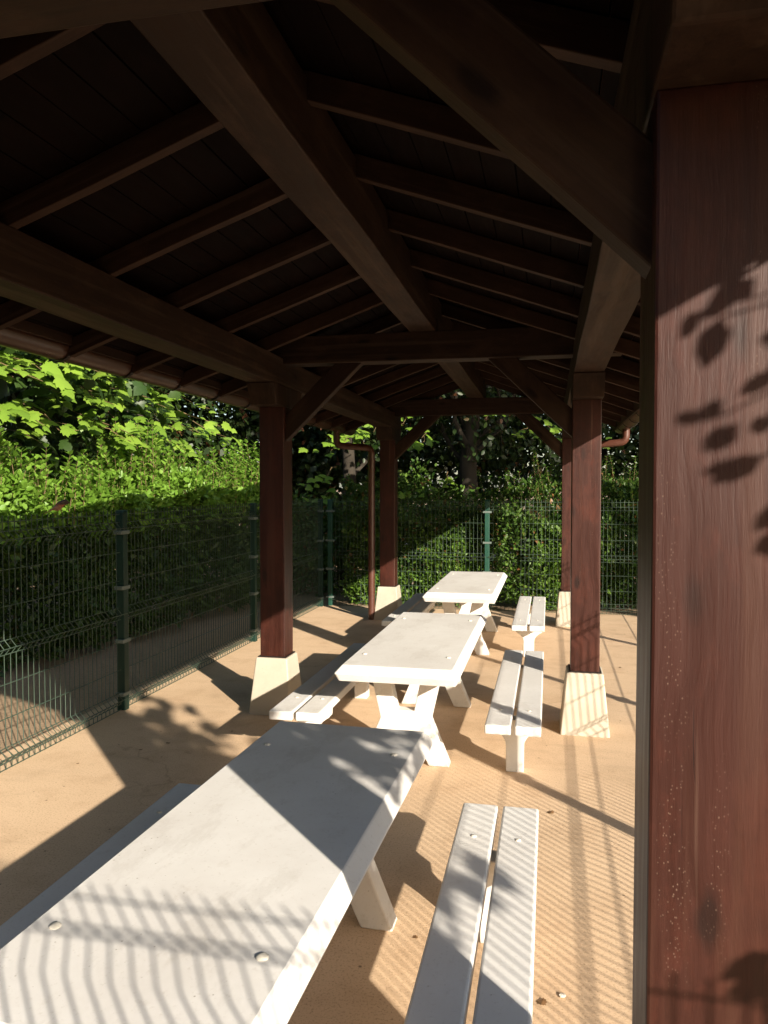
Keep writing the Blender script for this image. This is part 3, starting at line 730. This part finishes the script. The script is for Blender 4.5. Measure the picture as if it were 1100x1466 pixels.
# unseen tall trees added at right to keep the sun off the far wood
for (nn, mm, ss, rad, lab) in [(10.5, 10.2, -7.0, 3.0, 'unseen tree added for shade right of the shelter, nearest the back fence'), (14.2, 8.8, -7.0, 3.4, 'unseen tree added for shade right of the shelter, level with its far end'), (18.5, 8.6, -6.0, 3.6, 'unseen tree added for shade beyond the right end of the far fence')]:
    c = light_pt(nn, mm, ss)
    tree(lab, (c[0], c[1], 0), c[2]+2, 0.22, (0, 0, c[2]+1.3), (rad, rad, 3.4), 170, 32, (0.5, 0.5, 0.4), 0.30, DIAM, M['dark_leaf'], limbs=12, name='sun_block_tree', shell=0.2)

for (x, y, z, lab) in [(-9.5, -4.5, 5.0, 'unseen tree added behind the viewpoint to dim the sky, beyond the left hedge'), (-4.5, -8.0, 5.4, 'unseen tree added behind the viewpoint to dim the sky, straight behind the tables'), (0.8, -9.0, 5.2, 'unseen tree added behind the viewpoint to dim the sky, straight behind the right benches'), (6.5, -12.5, 5.6, 'unseen tree added behind the viewpoint to dim the sky, farthest right')]:  # unseen trees added to cut the sky light reaching under the roof
    tree(lab, (x, y, 0), 6.5, 0.2, (0, 0, z-1.0), (3.2, 2.6, 4.6), 200, 40, (0.5, 0.5, 0.35), 0.34, DIAM, M['dark_leaf'], limbs=12, name='dark_tree', group='unseen trees added behind the viewpoint to dim the sky', shell=0.35)

# ------------------------------------------------------------------ small bird on the left fence
bird = empty('small_bird', (-4.05, 5.80, 1.957), 'small brown bird with a reddish breast perched on the left fence', 'bird')
rings = [(0.078, 0.060, 0.001, 0.001), (0.066, 0.060, 0.005, 0.005), (0.060, 0.061, 0.014, 0.014), (0.046, 0.064, 0.022, 0.023), (0.030, 0.060, 0.025, 0.027), (0.016, 0.050, 0.030, 0.033),
         (0.0, 0.038, 0.037, 0.040), (-0.022, 0.028, 0.036, 0.036), (-0.045, 0.018, 0.026, 0.024), (-0.062, 0.008, 0.015, 0.011), (-0.085, -0.006, 0.014, 0.005), (-0.12, -0.026, 0.016, 0.003), (-0.13, -0.032, 0.004, 0.002)]
V = []; F = []
for (x, z, w, h_) in rings:
    for k in range(12):
        a = 2*math.pi*k/12; V.append((math.cos(a)*w, x, z+math.sin(a)*h_))
for i in range(len(rings)-1):
    for k in range(12): F.append((i*12+k, i*12+(k+1) % 12, (i+1)*12+(k+1) % 12, (i+1)*12+k))
m, nt, b = new_mat('bird_feathers')
t = nt.nodes.new('ShaderNodeTexCoord'); sx = nt.nodes.new('ShaderNodeSeparateXYZ'); nt.links.new(t.outputs['Object'], sx.inputs[0])
f = ramp(nt, math_n(nt, 'ADD', math_n(nt, 'MULTIPLY', sx.outputs[2], 9.0), math_n(nt, 'MULTIPLY', sx.outputs[1], 2.0)), [(0.16, (0.30, 0.16, 0.10)), (0.30, (0.26, 0.085, 0.04)), (0.42, (0.055, 0.035, 0.022))])
nt.links.new(f, b.inputs['Base Color']); b.inputs['Roughness'].default_value = 0.8
np_mesh('body', V, F, m, bird, True)
A = Acc()
for q in (-0.012, 0.012): A.tube([(q, 0.0, 0.005), (q*1.1, 0.008, -0.03)], 0.0025, 5)
A.build('legs', M['twig'], bird)
bird.location.z += 0.03; bird.rotation_euler.z = R(-60)

# ------------------------------------------------------------------ bits lying on the floor
spots = [(-3.3, 5.75, 0), (-3.15, 5.95, 1), (-3.62, 5.35, 1), (-0.02, 3.25, 0), (0.02, 5.2, 1), (-2.75, 6.35, 0), (-0.62, 3.6, 1), (-0.55, 2.9, 0), (-3.55, 9.2, 0), (-2.9, 10.6, 1), (1.1, 11.8, 0), (0.85, 9.6, 1)]
lab = ['curled dry leaf on the paving at the left fence', 'dry leaf fragment beside the curled leaf by the left fence']
M['dry'] = leaf_mat('dry_leaf', (0.16, 0.08, 0.035), (0.24, 0.13, 0.06), 0.1)
proto = None
for i, (x, y, k) in enumerate(spots):
    if proto is None:
        bm = bmesh.new(); vs = [bm.verts.new(v*np.array([0.075, 0.075, 0.09])+np.array([0, -0.04, 0.008])) for v in MAPLE[0]]
        for f_ in MAPLE[1]: bm.faces.new([vs[q] for q in f_])
        for v in bm.verts: v.co.z += 6.0*v.co.x**2 + 1.5*max(0, v.co.y)**2
        proto = from_bm('fallen_leaf', bm, M['dry']); o = proto
    else:
        o = proto.copy(); col.objects.link(o)
    o.location = (x, y, 0.002); o.rotation_euler = (0, 0, rng.uniform(0, 6.28)); s_ = rng.uniform(0.28, 0.6); o.scale = (s_, s_, s_)
    setp(o, 'small dry brown leaf lying on the sandy paving', 'leaf', 'dry leaves scattered on the paving')
bm = bmesh.new(); bmesh.ops.create_icosphere(bm, subdivisions=2, radius=0.014)
for v in bm.verts: v.co.z *= 0.35; v.co += Vector(rng.normal(0, 0.0012, 3))
o = from_bm('white_pebble', bm, M['bolt'], smooth=True); o.location = (0.07, 3.31, 0.006)
setp(o, 'flat white pebble on the striped paving right of the nearest bench', 'pebble')

# ------------------------------------------------------------------ bake units to metres
for me in bpy.data.meshes: me.transform(Matrix.Scale(K, 4))
for o in sc.objects:
    if o.parent is None: o.location = o.location*K
    else:
        o.location = o.location*K

# ------------------------------------------------------------------ light, sky, camera
EL = math.atan(0.385); d = Vector((-0.683, 0.731, -0.385)).normalized()
sun = bpy.data.lights.new('sun', 'SUN'); sun.energy = 5.0; sun.angle = R(0.53); sun.color = (1.0, 0.90, 0.755)
so = bpy.data.objects.new('sun', sun); col.objects.link(so); so.rotation_euler = d.to_track_quat('-Z', 'Y').to_euler(); so.location = (6, -6, 9)
w = bpy.data.worlds.new("World"); sc.world = w; w.use_nodes = True; nt = w.node_tree
sky = nt.nodes.new('ShaderNodeTexSky'); sky.sky_type = 'NISHITA'; sky.sun_disc = False
sky.sun_elevation = EL; sky.sun_rotation = math.atan2(0.683, -0.731); sky.dust_density = 1.5
bg = nt.nodes['Background']; bg.inputs[1].default_value = 0.095
nt.links.new(sky.outputs[0], bg.inputs[0])
cam = bpy.data.cameras.new('camera'); cam.sensor_fit = 'VERTICAL'; cam.sensor_height = 24; cam.lens = 24*1101/1466
cam.clip_start = 0.02; cam.clip_end = 3000
co = bpy.data.objects.new('camera', cam); col.objects.link(co); co.location = (0, 0, 2.18*K)
co.rotation_euler = (math.pi/2-0.0325, 0, 0.2114); sc.camera = co
sc.view_settings.view_transform = 'Standard'; sc.view_settings.look = 'None'; sc.view_settings.exposure = 1.15; sc.view_settings.gamma = 1
sc.cycles.use_denoising = True; sc.cycles.max_bounces = 8; sc.cycles.diffuse_bounces = 4; sc.cycles.transmission_bounces = 4
sc.cycles.caustics_reflective = False; sc.cycles.caustics_refractive = False
sc.cycles.sample_clamp_indirect = 6
